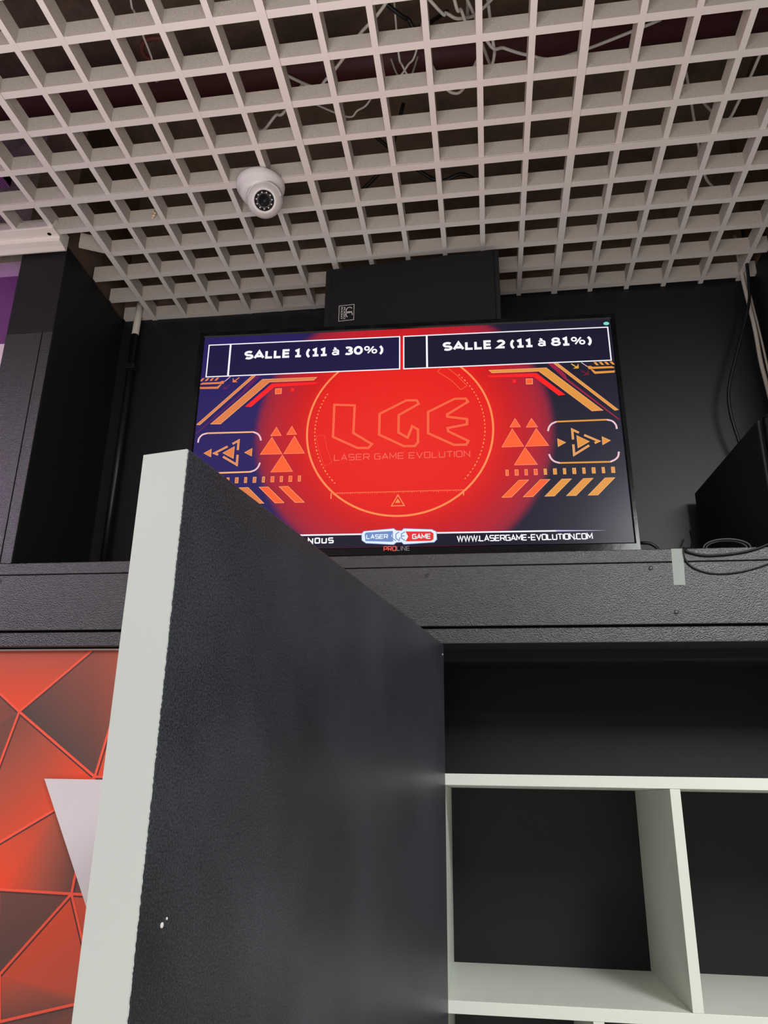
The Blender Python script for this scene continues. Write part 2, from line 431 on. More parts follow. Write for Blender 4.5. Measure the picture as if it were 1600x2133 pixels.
def el(x, y, rx, ry, a0=0, a1=360, n=22): return [(x + rx*math.cos(math.radians(a0+(a1-a0)*i/n)), y + ry*math.sin(math.radians(a0+(a1-a0)*i/n))) for i in range(n+1)]
HVY = {'S': (4.0, [el(2, 3.72, 1.7, 1.28, 35, 265) + el(2, 1.22, 1.75, 1.22, 85, -145)]),
 'A': (4.6, [[(.1,0),(2.3,5),(4.5,0)], [(1.2,1.35),(3.4,1.35)]]), 'L': (3.4, [[(.5,5),(.5,0),(3.4,0)]]), 'E': (3.5, [[(3.4,5),(.5,5),(.5,0),(3.4,0)], [(.5,2.55),(3.2,2.55)]]),
 '1': (3.2, [[(.3,4.05),(1.75,4.9),(1.75,0)], [(.3,0),(3.2,0)]]), '0': (4.0, [el(2, 2.5, 1.65, 2.5)]),
 '2': (3.8, [el(1.9, 3.55, 1.5, 1.45, 155, -25) + [(2.6,2.2),(.4,0),(3.7,0)]]), '3': (3.8, [el(1.8, 3.78, 1.5, 1.22, 140, -90), el(1.8, 1.28, 1.75, 1.28, 90, -140)]),
 '8': (4.0, [el(2, 3.8, 1.45, 1.2), el(2, 1.3, 1.75, 1.3)]), '(': (2.0, [el(2.9, 2.0, 2.4, 3.6, 125, 235)]), ')': (2.0, [el(-.9, 2.0, 2.4, 3.6, 55, -55)]),
 '%': (6.4, [el(1.35, 3.7, 1.05, 1.3), el(5.05, 1.3, 1.05, 1.3), [(1.8,0),(4.6,5)]]), '\u00e0': (3.7, [el(1.6, 1.0, 1.25, 1.0), [(3.1,-.3),(3.1,2.7)], el(1.7, 2.6, 1.4, 1.0, -10, 150), [(.9,5.2),(2.1,4.5)]])}
def heavy(B, txt, x0, x1, z0, h, w, lay, m, gap=1.15, space=1.9):
    adv = []; x = 0
    for ch in txt:
        if ch == ' ': x += space; continue
        adv.append((ch, x)); x += HVY[ch][0] + gap
    sx = (x1 - x0) / (x - gap); sz = h / 5.0
    for ch, ax in adv:
        for i, s_ in enumerate(HVY[ch][1]):
            ww = w * {'%': 0.62, '\u00e0': 0.70, '8': 0.86}.get(ch, 1.0)
            stroke(B, [(x0 + (ax + p[0]) * sx, z0 + p[1] * sz) for p in s_], ww, lay + 0.2*i, m)
C_w = glow('white', (250, 248, 255)); C_or = glow('amber', (226, 150, 66)); C_ol = glow('apricot', (222, 126, 74))
C_edge = glow('pale_apricot', (248, 178, 120)); C_tri = glow('coral', (255, 98, 52)); C_trie = glow('light_coral', (255, 146, 108))
C_red = glow('bright_red', (252, 34, 36)); C_crim = glow('crimson', (150, 30, 66)); C_line = glow('line_orange', (250, 112, 74))
C_pur = glow('plum', (92, 30, 92)); C_ring = glow('ring_orange', (255, 140, 82)); C_dl = glow('dim_orange', (240, 84, 56))
C_pk = glow('pale_pink', (238, 196, 206)); C_navy = glow('navy', (30, 24, 66)); C_navr = glow('dark_navy', (26, 24, 46))
C_dark = glow('near_black', (22, 18, 40)); C_teal = glow('teal', (120, 225, 200)); C_mar = glow('maroon', (110, 26, 38)); C_yel = glow('yellow', (226, 170, 64))
C_blue = glow('steel_blue', (112, 140, 196)); C_lb = glow('ice_white', (228, 240, 252)); C_lred = glow('badge_red', (226, 52, 48)); C_ltx = glow('rose_text', (244, 100, 88))

bar = d4([(2022,4520),(3354,4524),(4542,3356),(4286,3348),(3175,4431),(2104,4436)])
red = d4([(1984,4380),(3124,4387),(3734,3794),(3583,3777),(3054,4291),(2068,4326)])
thin = d4([(3520,4628),(3626,4627),(4880,3357),(4790,3342)])
crim = d4([(3382,4640),(3520,4640),(3773,4323),(3797,4224),(4880,3122),(4845,3117),(3694,4253),(3657,4316)])
def sm2(l): return [(v.x, v.y) for v in smooth_path([Vector((p[0], p[1], 0)) for p in l], 5)]
for flip in (False, True):
    F = mir if flip else (lambda l: l)
    am = C_ol if flip else C_or
    poly(PB, F(crim), 1, C_pur if flip else C_crim)
    outlined(PB, F(bar), 3, am, C_edge); poly(PB, F(red), 2, C_red)
    outlined(PB, F(thin), 3, am, C_edge)
    outlined(PB, F(d4([(2868,4254),(3026,4250),(3020,4100),(2868,4104)])), 2, C_tri, C_edge)
    poly(PB, F(d4([(2565,4246),(2649,4247),(2645,4156),(2564,4155)])), 1, C_red)
    for dx, dz, m in ((0, 0, C_yel if not flip else C_ol), (0.0212, -0.0188, C_mar if not flip else C_pur)):
        stroke(PB, F([(.3925+dx, .4600+dz), (.4062+dx, .4482+dz)]), 0.0028, 2, m)
        poly(PB, F([(.3955+dx, .4470+dz), (.4085+dx, .4468+dz), (.4085+dx, .4600+dz), (.4055+dx, .4540+dz), (.4010+dx, .4505+dz)]), 3, m)
    for i in range(5):
        x = .4425 + i * .0120; poly(PB, F([(x, .4617), (x+.0062, .4618), (x+.0118, .4535), (x+.006, .4535)]), 2, am)
    poly(PB, F(d4([(4281,4520),(4365,4521),(4394,4495),(4832,4493),(4880,4463),(4880,4438),(4837,4443),(4305,4440)])), 2, am)
    poly(PB, F(d4([(4346,4430),(4388,4428),(4456,4370),(4860,4375),(4880,4390),(4885,4341),(4870,4322),(4430,4308)])), 2, am)
    stroke(PB, F(d4([(4152,4625),(4280,4508)])), 0.0016, 3, C_pk)
    for t in ([(2571,3241),(2693,3008),(2438,3009)], [(2938,3232),(3071,2990),(2802,2992)], [(2497,2982),(2736,2520),(2235,2516)], [(3030,2970),(3289,2520),(2759,2517)], [(2757,2506),(3014,2064),(2490,2067)]):
        outlined(PB, F(d4(t)), 2, C_tri, C_trie)
    top = d4([(3283,2883),(3320,2990),(3385,3066),(3487,3112),(4595,3119),(4709,3081),(4778,2988),(4792,2882)])
    bot = d4([(3271,2315),(3307,2210),(3380,2131),(3494,2090),(4577,2083),(4678,2130),(4752,2203),(4783,2322)])
    for l_ in (top, bot):
        stroke(PB, F(l_[3:5]), 0.0040, 4, C_edge if flip else C_or); stroke(PB, sm2(F(l_[:4])), 0.0040, 3, C_pk); stroke(PB, sm2(F(l_[4:])), 0.0040, 3, C_pk)
    for t in ([(3478,2696),(3663,2588),(3477,2482)], [(4450,2710),(4635,2603),(4446,2493)], [(3902,2758),(4180,2593),(3906,2435)]):
        outlined(PB, F(d4(t)), 2, am, C_edge, 0.0009)
    for t in ([(3960,2818),(3819,2902),(3819,2656)], [(3816,2534),(3816,2280),(4159,2499)], [(4069,2758),(4372,2595),(4280,2550)]):
        stroke(PB, F(d4(t)), 0.0050, 2, C_edge); stroke(PB, F(d4(t)), 0.0026, 3, am)
    for i in range(12):
        x = .2332 + i * .02080; w = .0033 if i % 2 == 0 else .0040
        outlined(PB, F([(x-w, .1817), (x+w, .1817), (x+w, .1962), (x-w, .1962)]), 2, (C_tri if i < 4 else am), C_edge, 0.0009)
    for i in range(5):
        x = .2695 + i * .0462 - .0114
        outlined(PB, F([(x, .1708), (x+.0222, .1708), (x-.0180, .1300), (x-.0400, .1300)]), 2, (C_tri if i < 2 else am), C_edge, 0.0009)
# central emblem
cx, cz, R = -0.0066, 0.3063, 0.2139
stroke(PB, arc(cx, cz, R, math.radians(130.5), math.radians(409.5), 96), 0.0046, 2, C_ring)
for k0, k1, n in ((150, 222, 27), (-41, 44, 31)):
    for i in range(n):
        a = math.radians(k0 + (k1 - k0) * i / (n - 1)); r = 0.1955
        da = 0.0011 / r * (1.0 + 0.5 * (i % 3 == 1)) * 1.6
        poly(PB, [(cx + (r - .0013) * math.cos(a - da), cz + (r - .0013) * math.sin(a - da)), (cx + (r + .0013) * math.cos(a - da), cz + (r + .0013) * math.sin(a - da)), (cx + (r + .0013) * math.cos(a + da), cz + (r + .0013) * math.sin(a + da)), (cx + (r - .0013) * math.cos(a + da), cz + (r - .0013) * math.sin(a + da))], 2, C_ring)
for g in ([(-1586,3757),(-1104,3719),(-1120,2997),(-687,2700),(-765,2605),(-1017,2614),(-1592,2915)],
          [(107,3802),(347,3791),(391,3698),(-73,3421),(-79,2973),(133,2833),(238,3125),(370,3031),(367,2710),(293,2615),(44,2624),(-523,2934),(-516,3473)],
          [(1225,3796),(1476,3792),(1527,3705),(1038,3392),(1046,3335),(1490,3257),(1486,3125),(1045,3044),(1058,2961),(1507,2700),(1455,2611),(1181,2615),(598,2930),(606,3477)]):
    stroke(PB, d4(g), 0.0052, 2, C_line, True); stroke(PB, d4(g), 0.0016, 3, C_dl, True)
tech(PB, 'LASER GAME EVOLUTION', -.1545, .1525, .2316, .0138, 0.0021, 2, C_ltx, 1.5, 2.6)
stroke(PB, [(-.159, .1508), (.1362, .1508)], 0.0016, 2, C_line)
for x in (-.159, .1362): stroke(PB, [(x, .1510), (x, .1370)], 0.0024, 2, C_ring)
for i in range(60):
    x = -.154 + i * .0049
    if i % 5 == 4 and i > 38: continue
    stroke(PB, [(x, .1504), (x, .1478 if i % 4 else .1462)], 0.0012, 3, C_line)
stroke(PB, d4([(-88,1425),(55,1166),(-231,1166)]), 0.0022, 2, C_ring, True)
poly(PB, d4([(-92,1340),(-30,1236),(-153,1236)]), 3, C_ring)
stroke(PB, d4([(1065,4635),(1271,4435),(1516,4130),(1371,4028),(1163,4284),(837,4536),(930,4635)]), 0.0011, 2, C_line, True)
stroke(PB, d4([(-1985,2957),(-1789,2966),(-1727,2624),(-1596,2268),(-1763,2180),(-1910,2565)]), 0.0008, 2, C_dl, True)
# score boxes
for x0, x1, xd, tx0, tx1, t, fill in ((-.4755, -.0052, -.4212, -.3830, -.0450, 'SALLE 1 (11 \u00e0 30%)', C_navy), (.0045, .4830, .0597, .0988, .4430, 'SALLE 2 (11 \u00e0 81%)', C_navr)):
    poly(PB, [(x0, .4648), (x1, .4648), (x1, .5545), (x0, .5545)], 4, fill)
    stroke(PB, [(x0, .4648), (x1, .4648), (x1, .5545), (x0, .5545)], 0.0028, 5, C_w, True)
    stroke(PB, [(xd, .4648), (xd, .5545)], 0.0044, 5, C_w)
    heavy(PB, t, tx0, tx1, .5120, .0182, .0061, 5, C_w, 0.95, 1.7)
poly(PB, [(.4808 + .0066*math.cos(i*PI/8), .5648 + .0046*math.sin(i*PI/8)) for i in range(16)], 5, C_teal)
# bottom strip
poly(PB, [(X0, Z0), (X1, Z0), (X1, .0500), (X0, .0508)], 4, C_dark)
stroke(PB, [(X0 + .002, .0526), (.33, .0500)], 0.0034, 5, C_w); poly(PB, [(.33, .0518), (.33, .0484), (.437, .0485)], 5, glow('pale_violet', (196, 190, 238)))
tech(PB, 'NOUS', -.2060, -.1512, .0330, .0108, 0.0030, 5, C_w, 2.4)
tech(PB, 'WWW.LASERGAME-EVOLUTION.COM', .1200, .4045, .0306, .0118, 0.0024, 5, C_w, 1.2)
bd = d4([(-880,522),(-833,576),(-181,626),(-122,579),(-4,571),(44,620),(654,585),(747,533),(755,359),(696,299),(43,264),(-4,314),(-122,310),(-180,261),(-782,307),(-870,371)])
poly(PB, inset(bd, -0.0012), 6, C_blue); poly(PB, bd, 7, C_lb)
poly(PB, d4([(-815,520),(-773,549),(-200,572),(-232,456),(-178,335),(-230,322),(-794,350)]), 8, C_blue)
poly(PB, d4([(79,556),(630,541),(688,497),(686,361),(627,325),(78,325),(137,435)]), 8, C_lred)
tech(PB, 'LASER', -.0770, -.0310, .0405, .0085, 0.0021, 9, C_lb, 1.4)
tech(PB, 'GAME', .0235, .0620, .0385, .0095, 0.0021, 9, C_lb, 1.4)
for g in ([(-205,560),(-205,400),(-130,345)], [(-60,545),(-130,500),(-130,400),(-60,345),(-40,420)], [(70,545),(-10,500),(-10,400),(70,345)], [(-10,450),(60,450)]):
    stroke(PB, d4(g), 0.0020, 9, C_blue)
PB.build('screen', tv)
# maker's mark on the lower bezel
b = MB(); b.keep = True
M_mr = mat('mark_red', (214, 84, 74), 0.4, 0.3); M_mg = mat('mark_grey', (150, 150, 152), 0.4, 0.3)
tech(b, 'PRO', -.0385, -.0130, .0112, .0092, 0.0022, 1, M_mr, 1.6, y0=0.0)
tech(b, 'LINE', -.0105, .0168, .0112, .0092, 0.0010, 1, M_mg, 1.6, y0=0.0)
b.build('brand_mark', tv)

# ------------------------------------------------------------------ wall speaker over the television
M_spk = mat('speaker_black', (20, 20, 22), 0.5, 0.4, bump=(500, 0.0003))
M_gril = mat('speaker_grille', (19, 19, 20), 0.6, 0.3, bump=(900, 0.0009), speck=((9, 9, 9), 900, 0.45, 0.6))
sp = empty('wall_speaker', (-0.375, 1.685, 2.402), (0, 0, math.atan2(-0.035, 0.457)))
tag(sp, 'long black speaker mounted sideways on the wall behind the top of the television', 'speaker')
b = MB(); Lw, Hh = 0.4584, 0.233
b.prism([(0, 0.006), (Lw, 0.006), (Lw - 0.03, 0.215), (0.03, 0.215)], lambda p: (p[0], p[1], 0), lambda p: (p[0], p[1], Hh), M_spk)
b.build('cabinet', sp, bevel=0.006, seg=3)
MB().box(0.018, Lw - 0.012, 0.0, 0.02, 0.012, Hh - 0.008, M_gril).build('grille', sp, bevel=0.004)
MB().box(0.18, 0.28, 0.214, 0.245, 0.05, 0.18, M_back).build('bracket', sp)
M_mk = mat('badge_print', (205, 200, 198), 0.5, 0.3)
b = MB(); b.keep = True
bx, bz, bs = 0.0435, 0.0605, 0.0415
def mark(pl, w, closed=False): stroke(b, [(bx + x * bs, bz + z * bs) for x, z in pl], w, 1, M_mk, closed, 0.0)
mark([(0, 0), (.96, 0), (.96, 1.12), (0, 1.12)], 0.0014, True)
mark(arc(.66, .74, .2, math.radians(30), math.radians(330), 20), 0.0022)
mark(arc(.66, .42, .2, math.radians(-20), math.radians(240), 20), 0.0022)
for tx, xx in (('AUDIO', .30), ('PHONY', .12)):
    lettering(b, tx, 0, .92 * bs, 0, .12 * bs, 1, M_mk, 0.02, mapf=lambda p, xx=xx: (bx + xx * bs + p[1], -0.0003, bz + 1.02 * bs - p[0]))
b.build('brand_badge', sp)

# ------------------------------------------------------------------ corner speaker on the ledge
s2 = empty('corner_speaker', (0.615, 1.60, ZL))
tag(s2, 'black speaker cabinet with a sloping top standing on the ledge in the right corner', 'speaker')
ed = Vector((0.547 - 0.615, 1.88 - 1.60)); ex = Vector((1, 0))
b = MB()
side = [(0, 0.012), (0, 0.296), (ed.length, 0.238), (ed.length, 0.118), (ed.length * 0.985, 0.012)]
u_ = ed.normalized()
b.prism(side, lambda p: (u_.x * p[0], u_.y * p[0], p[1]), lambda p: (0.165 + u_.x * 0.0 * p[0], u_.y * p[0], p[1]), M_spk)
b.build('cabinet', s2, bevel=0.003)
b = MB(); b.box(0.006, 0.168, -0.022, 0.0, 0.008, 0.300, M_bez); b.build('front_baffle', s2, bevel=0.012, seg=4)
MB().box(0.028, 0.150, -0.0245, -0.020, 0.03, 0.28, M_gril).build('grille', s2)
b = MB(); b.box(-0.045, 0.13, 0.03, 0.25, 0.0, 0.013, M_back); b.build('foot', s2)

# ------------------------------------------------------------------ dome camera
dc = empty('dome_camera', (-0.480, 1.414, H))
tag(dc, 'white dome security camera with a round black lens, fixed under the ceiling grid', 'camera')
M_dome = mat('dome_white', (204, 199, 197), 0.35, 0.45)
b = MB(); b.lathe([(0.056, -0.002), (0.058, -0.006), (0.0575, -0.012), (0.054, -0.020), (0.0485, -0.026), (0.046, -0.034), (0.040, -0.040)], M_dome, n=56)
b.build('base', dc)
ctr = Vector((0.013, 0.0, -0.048)); aim = (Vector((0.02, 0, EYE)) - Vector((-0.47, 1.414, 2.63))).normalized()
aim = (aim + Vector((-0.05, 0.0, -0.10))).normalized()
T = Matrix.Translation(ctr) @ aim.to_track_quat('Z', 'Y').to_matrix().to_4x4()
r = 0.0425
prof = [(0.001, -r)] + [(r * math.sin(a), -r * math.cos(a)) for a in [PI * k / 24 for k in range(2, 19)]]
prof += [(0.0285, 0.0318), (0.0262, 0.0335), (0.0240, 0.0332), (0.0225, 0.0300), (0.0222, 0.0200)]
b = MB(); b.lathe(prof, M_dome, T, 48); b.build('eyeball', dc)
# thin hood over the eyeball
b = MB(); vs_ = []; fs_ = []; n = 30
for i in range(n + 1):
    w = math.radians(20 + 150 * i / n)
    for rr, zz in ((0.0432, 0.0120), (0.0395, 0.0215), (0.0385, 0.0215), (0.0425, 0.0110)):
        vs_.append(T @ Vector((rr * math.cos(w), rr * math.sin(w), zz)))
for i in range(n):
    for q in range(4): fs_.append((i*4+q, i*4+(q+1)%4, (i+1)*4+(q+1)%4, (i+1)*4+q))
b.add(vs_, fs_, M_dome, True); b.build('hood', dc)
M_lens = mat('lens_black', (10, 9, 12), 0.3, 0.25)
b = MB(); b.lathe([(0.0222, 0.0290), (0.0222, 0.0312), (0.0125, 0.0316), (0.0115, 0.0305), (0.006, 0.030), (0.005, 0.0290)], M_lens, T, 40)
lens = b.build('lens_window', dc)
M_led = mat('infrared_led', (205, 190, 188), 0.3, 0.5)
for i in range(11):
    w = 2 * PI * i / 11 + 0.2
    MB().lathe([(0.0017, 0), (0.0017, 0.0008), (0.001, 0.0012)], M_led, T @ Matrix.Translation((0.0182 * math.cos(w), 0.0182 * math.sin(w), 0.0310)), 10).build('led', lens)

# ------------------------------------------------------------------ partition panel in the foreground
pn = empty('partition_panel', (-0.067, 1.572, 0), (0, 0, -math.radians(11.2)))
tag(pn, 'tall black partition panel with a thick white front edge, standing closest to the viewer', 'panel')
M_pan = bpy.data.materials.new('black_dusty_laminate'); M_pan.use_nodes = True
nt = M_pan.node_tree; pb = nt.nodes['Principled BSDF']; pb.inputs['Roughness'].default_value = 0.40; pb.inputs['Specular IOR Level'].default_value = 0.75
tc = nt.nodes.new('ShaderNodeTexCoord')
n1 = nt.nodes.new('ShaderNodeTexNoise'); n1.inputs['Scale'].default_value = 520; n1.inputs['Detail'].default_value = 8; n1.inputs['Roughness'].default_value = 0.72
n2 = nt.nodes.new('ShaderNodeTexNoise'); n2.inputs['Scale'].default_value = 4; n2.inputs['Detail'].default_value = 5
mu = nt.nodes.new('ShaderNodeMath'); mu.operation = 'MULTIPLY_ADD'; mu.inputs[1].default_value = 0.35
rp = nt.nodes.new('ShaderNodeValToRGB'); pb.inputs['Sheen Weight'].default_value = 0.07; pb.inputs['Sheen Roughness'].default_value = 0.35; pb.inputs['Sheen Tint'].default_value = lin((214, 224, 255))
rp.color_ramp.elements[0].position = 0.60; rp.color_ramp.elements[0].color = lin((15, 16, 19))
rp.color_ramp.elements[1].position = 1.0; rp.color_ramp.elements[1].color = lin((84, 88, 97))
for q in (n1, n2): nt.links.new(tc.outputs['Object'], q.inputs['Vector'])
nt.links.new(n2.outputs['Fac'], mu.inputs[0]); nt.links.new(n1.outputs['Fac'], mu.inputs[2])
nt.links.new(mu.outputs[0], rp.inputs['Fac']); nt.links.new(rp.outputs['Color'], pb.inputs['Base Color'])
PT, PL = 0.0475, 0.977
MB().box(-PT, 0, -PL + 0.0015, 0, 0.0, 1.5985, M_pan).build('board', pn, bevel=0.0012)
M_edge = mat('white_edge_paint', (182, 187, 183), 0.45, 0.4, bump=(60, 0.0001))
b = MB(); n = 900; vs_ = []; fs_ = []
for i in range(n + 1):     # hand-cut right border
    z = 1.5975 * i / n; w = random.uniform(-0.0007, 0.0001)
    vs_ += [(-PT + 0.0006, -PL - 0.0006, z), (w, -PL - 0.0006, z), (w, -PL + 0.0014, z), (-PT + 0.0006, -PL + 0.0014, z)]
for i in range(n):
    for q in range(4): fs_.append((i*4+q, i*4+(q+1)%4, (i+1)*4+(q+1)%4, (i+1)*4+q))
fs_.append((0, 1, 2, 3)); fs_.append((n*4, n*4+1, n*4+2, n*4+3))
b.add(vs_, fs_, M_edge); o = b.build('front_edge', pn); o['label'] = 'white painted front edge'
b = MB()
b.lathe([(0.0016, 0), (0.0016, 0.001), (0.0008, 0.0016)], M_mk, Matrix.Translation((0.0, -0.012, 1.576)) @ Matrix.Rotation(PI/2, 4, 'Y'), 10)
b.build('paint_chip', pn)
b = MB()
for dx, dz, s_ in ((0, 0, 1.0), (0.006, 0.004, 0.5)):
    b.lathe([(0.0022 * s_, 0), (0.0022 * s_, 0.0006), (0.0012 * s_, 0.001)], M_mk, Matrix.Translation((0.0, -PL + 0.033 + dx, 1.203 + dz)) @ Matrix.Rotation(PI/2, 4, 'Y'), 10)
b.build('paint_chip', pn)

# ------------------------------------------------------------------ shelf unit
su = empty('shelf_unit', (-0.0865, 1.57, 0))
tag(su, 'white open cube shelf unit with black back, empty, under the black beam', 'shelf unit')
WX = 0.86; DY = YW - 1.57 - 0.001
def sb(name, x0, x1, z0, z1, m=M_white, y0=0.0): return MB().box(x0, x1, y0, DY - 0.004, z0, z1, m).build(name, su, bevel=0.0006)
sb('top_board', 0.0, WX, 1.3266, 1.3475)
for z1 in (0.9655, 0.585, 0.20): sb('shelf', 0.0185, WX - 0.0187, z1 - 0.0205, z1, y0=0.0008)
sb('side_board', 0.0, 0.0187, 0.0, 1.3262); sb('side_board', WX - 0.0187, WX, 0.0, 1.3262)
sb('divider', 0.4330, 0.4515, 0.9657, 1.3262, y0=0.0006)
for z0, z1 in ((0.5852, 0.9448), (0.2002, 0.5643)): sb('divider', 0.2670, 0.2855, z0, z1, y0=0.0006)
sb('divider', 0.5600, 0.5785, 0.5852, 0.9448, y0=0.0006)
o = MB().box(0.005, WX - 0.005, DY - 0.0035, DY, 0.0, 1.345, M_deep).build('back_panel', su); o['label'] = 'black back panel'

# ------------------------------------------------------------------ mural on the wall left of the panel
def mural_mat():
    m = bpy.data.materials.new('printed_mural'); m.use_nodes = True; nt = m.node_tree; b = nt.nodes['Principled BSDF']
    b.inputs['Roughness'].default_value = 0.45; b.inputs['Specular IOR Level'].default_value = 0.3
    at = nt.nodes.new('ShaderNodeAttribute'); at.attribute_name = 'print'
    rp = nt.nodes.new('ShaderNodeValToRGB'); e = rp.color_ramp.elements
    e[0].position = 0.0; e[0].color = lin((82, 70, 66)); e[1].position = 1.0; e[1].color = lin((240, 78, 48))
    k_ = e.new(0.5); k_.color = lin((172, 84, 66))
    nt.links.new(at.outputs['Fac'], rp.inputs['Fac']); nt.links.new(rp.outputs['Color'], b.inputs['Base Color'])
    return m
MM = mural_mat(); M_ml = mat('mural_line', (246, 92, 68), 0.45, 0.3); M_md = mat('mural_dark_line', (84, 56, 56), 0.45, 0.3)  # darker line printed along one side of each orange line
V = {'a': (-1.170,1.596), 'b': (-.840,1.596), 'c': (-.745,1.596), 'd': (-.989,1.463), 'e': (-.796,1.331), 'f': (-.813,1.109), 'g': (-1.060,1.155), 'h': (-.939,.962),
     'i': (-.967,1.112), 'j': (-.924,.883), 'k': (-.790,.916), 'l': (-.735,.930), 'm': (-.560,1.330), 'n': (-.620,1.105), 'o': (-1.25,1.30), 'p': (-1.3,1.596), 'q': (-1.25,1.10), 'r': (-1.1,.70),
     's': (-.75,.70), 't': (-.40,.90), 'u': (-.50,1.596), 'v': (-.14,1.596), 'w': (-.14,1.20), 'x': (-.14,.70), 'y': (-1.3,.70), 'z': (-.871,1.267)}
polys = [(('a','d','b'), (.55,1.0,.55)), (('b','d','e','c'), (.35,.0,.05,.62)), (('d','g','z','e'), (.25,.75,.85,1.0)), (('a','p','o','d'), (.4,.4,.3,.2)), (('o','q','g','d'), (.3,.2,.2,.15)),
         (('z','g','i','f','e'), (.55,1.0,1.0,.1,.05)), (('g','q','h','i'), (.9,.6,.2,.9)), (('i','h','f'), (.12,.05,.12)), (('f','h','j','k','l'), (.85,.75,.15,.2,.6)), (('f','l','n'), (.75,.5,.6)),
         (('h','q','y','r','j'), (.1,.1,.1,.1,.1)), (('j','r','s','l','k'), (.12,.1,.1,.2,.1)), (('l','s','t','n'), (.2,.6,.3,.7)), (('c','e','m','u'), (.6,.9,.3,.5)), (('e','f','n','m'), (.3,.1,.6,.2)),
         (('u','m','w','v'), (.2,.9,.2,.1)), (('m','n','t','w'), (.1,.2,.9,.5)), (('t','s','x','w'), (.6,.1,.2,.2))]
b = MB(); vals = []
for names, ts in polys:
    b.add([(V[q][0], 1.5990, V[q][1]) for q in names], [tuple(range(len(names)))], MM); vals += ts
nm = len(b.v)
b.keep = True
nl = 0
def mline(p, q, w=0.0052, sh=1):
    a_ = V[p]; c_ = V[q]; d_ = (Vector(c_) - Vector(a_)).normalized(); nn = Vector((d_.y, -d_.x)) * (w * 0.75)
    if nn.y > 0: nn = -nn
    global nl
    nl += 1; ly = 0.04 * nl
    if sh: stroke(b, [(a_[0] + nn.x, a_[1] + nn.y), (c_[0] + nn.x, c_[1] + nn.y)], w * 0.7, 1 + ly * 0.5, M_md, False, 1.5990)
    stroke(b, [a_, c_], w, 3 + ly, M_ml, False, 1.5990)
for e_ in 'ad bd de dg ce ze zg em if hf fl jk kl fn fe ij hj'.replace('ij ', '').replace('hj ', '').split(): mline(e_[0], e_[1])
for e_ in ('mw', 'tw', 'nt', 'lt', 'mu', 'ls', 'st', 'oq', 'jr', 'yh'): mline(e_[0], e_[1])
for q in [V[c_] for c_ in 'defmntl']: poly(b, [(q[0] + .0036 * math.cos(i * PI / 5), q[1] + .0036 * math.sin(i * PI / 5)) for i in range(10)], 6, M_ml, 1.5990)
M_mb = mat('mural_border', (216, 196, 190), 0.5, 0.3)
b.box(-1.3, -0.14, 1.5985, 1.601, 1.5955, 1.599, M_mb)
b.box(-1.3, -0.14, 1.5992, 1.6015, 0.70, 1.597, M_mb)
mu_o = b.build('wall_mural')
at = mu_o.data.attributes.new('print', 'FLOAT', 'POINT')
for i in range(len(mu_o.data.vertices)): at.data[i].value = vals[i] if i < nm else 0.0
tag(mu_o, 'red and brown wall print of glowing triangles outlined in orange, left of the partition', 'wall print')
# white triangular plate on the mural
M_sil = mat('white_satin_plate', (214, 206, 210), 0.35, 0.5)
b = MB(); tri = [(-.903, 1.3255), (-.545, 1.3255), (-.724, .994)]
b.prism(tri, lambda p: (p[0], 1.590, p[1]), lambda p: (p[0], 1.5975, p[1]), M_sil)
tag(b.build('triangle_plate', bevel=0.0006), 'white downward pointing triangle plate on the red wall print, half behind the partition', 'wall sign')

# ------------------------------------------------------------------ pipes, cables and small things
M_pipw = mat('pipe_pale', (206, 198, 188), 0.5, 0.3); M_pipb = mat('pipe_black', (26, 26, 27), 0.35, 0.5)
cp = empty('conduit_pipe', (-0.999, 1.897, ZL))
tag(cp, 'thin conduit in the left alcove corner, painted black with a bare pale top', 'pipe')
MB().tube([(0, 0, 0.003), (0.0, 0, 0.815)], 0.0105, M_pipb, 14, 1).build('painted_pipe', cp)
o = MB().tube([(0, 0, 0.815), (0.004, 0, 0.96)], 0.0105, M_pipw, 14, 1).build('bare_pipe', cp); o['label'] = 'bare pale upper end'
MB().box(-0.016, 0.016, -0.013, 0.024, 0.695, 0.710, M_pipb).build('pipe_clip', cp, bevel=0.002)
M_cabp = mat('beige_cable', (192, 182, 170), 0.5, 0.3)
b = MB(); b.tube([(0.745, 1.885, 2.80), (0.747, 1.885, 2.66), (0.756, 1.885, 2.50), (0.757, 1.885, 2.40), (0.766, 1.892, 2.31), (0.774, 1.902, 2.20), (0.775, 1.908, 1.80)], 0.0055, M_cabp)
tag(b.build('cable'), 'thicker beige cable hanging down the right corner of the alcove', 'cable')
b = MB(); b.tube([(0.758, 1.895, 2.80), (0.760, 1.895, 2.66), (0.770, 1.895, 2.50), (0.774, 1.892, 2.38), (0.778, 1.896, 2.28), (0.7825, 1.906, 2.1), (0.7825, 1.910, 1.80)], 0.0030, M_cabp)
tag(b.build('cable'), 'thin beige cable running beside the thicker one in the right corner', 'cable')
b = MB(); b.tube([(0.752, 1.845, 2.80), (0.745, 1.845, 2.62), (0.733, 1.845, 2.54), (0.690, 1.85, 2.41), (0.658, 1.855, 2.31), (0.654, 1.86, 2.24), (0.668, 1.87, 2.16), (0.69, 1.893, 2.08), (0.70, 1.893, 2.00)], 0.0042, M_cabb)
tag(b.build('cable'), 'black cable drooping from the ceiling to the corner speaker', 'cable')
b = MB(); b.tube([(0.330, 1.66, 1.84), (0.352, 1.625, 1.823), (0.367, 1.62, 1.820), (0.380, 1.62, 1.812), (0.389, 1.62, 1.799), (0.41, 1.65, 1.797)], 0.0036, M_cabb)
tag(b.build('cable'), 'short black cable coming out at the lower right corner of the television', 'cable')
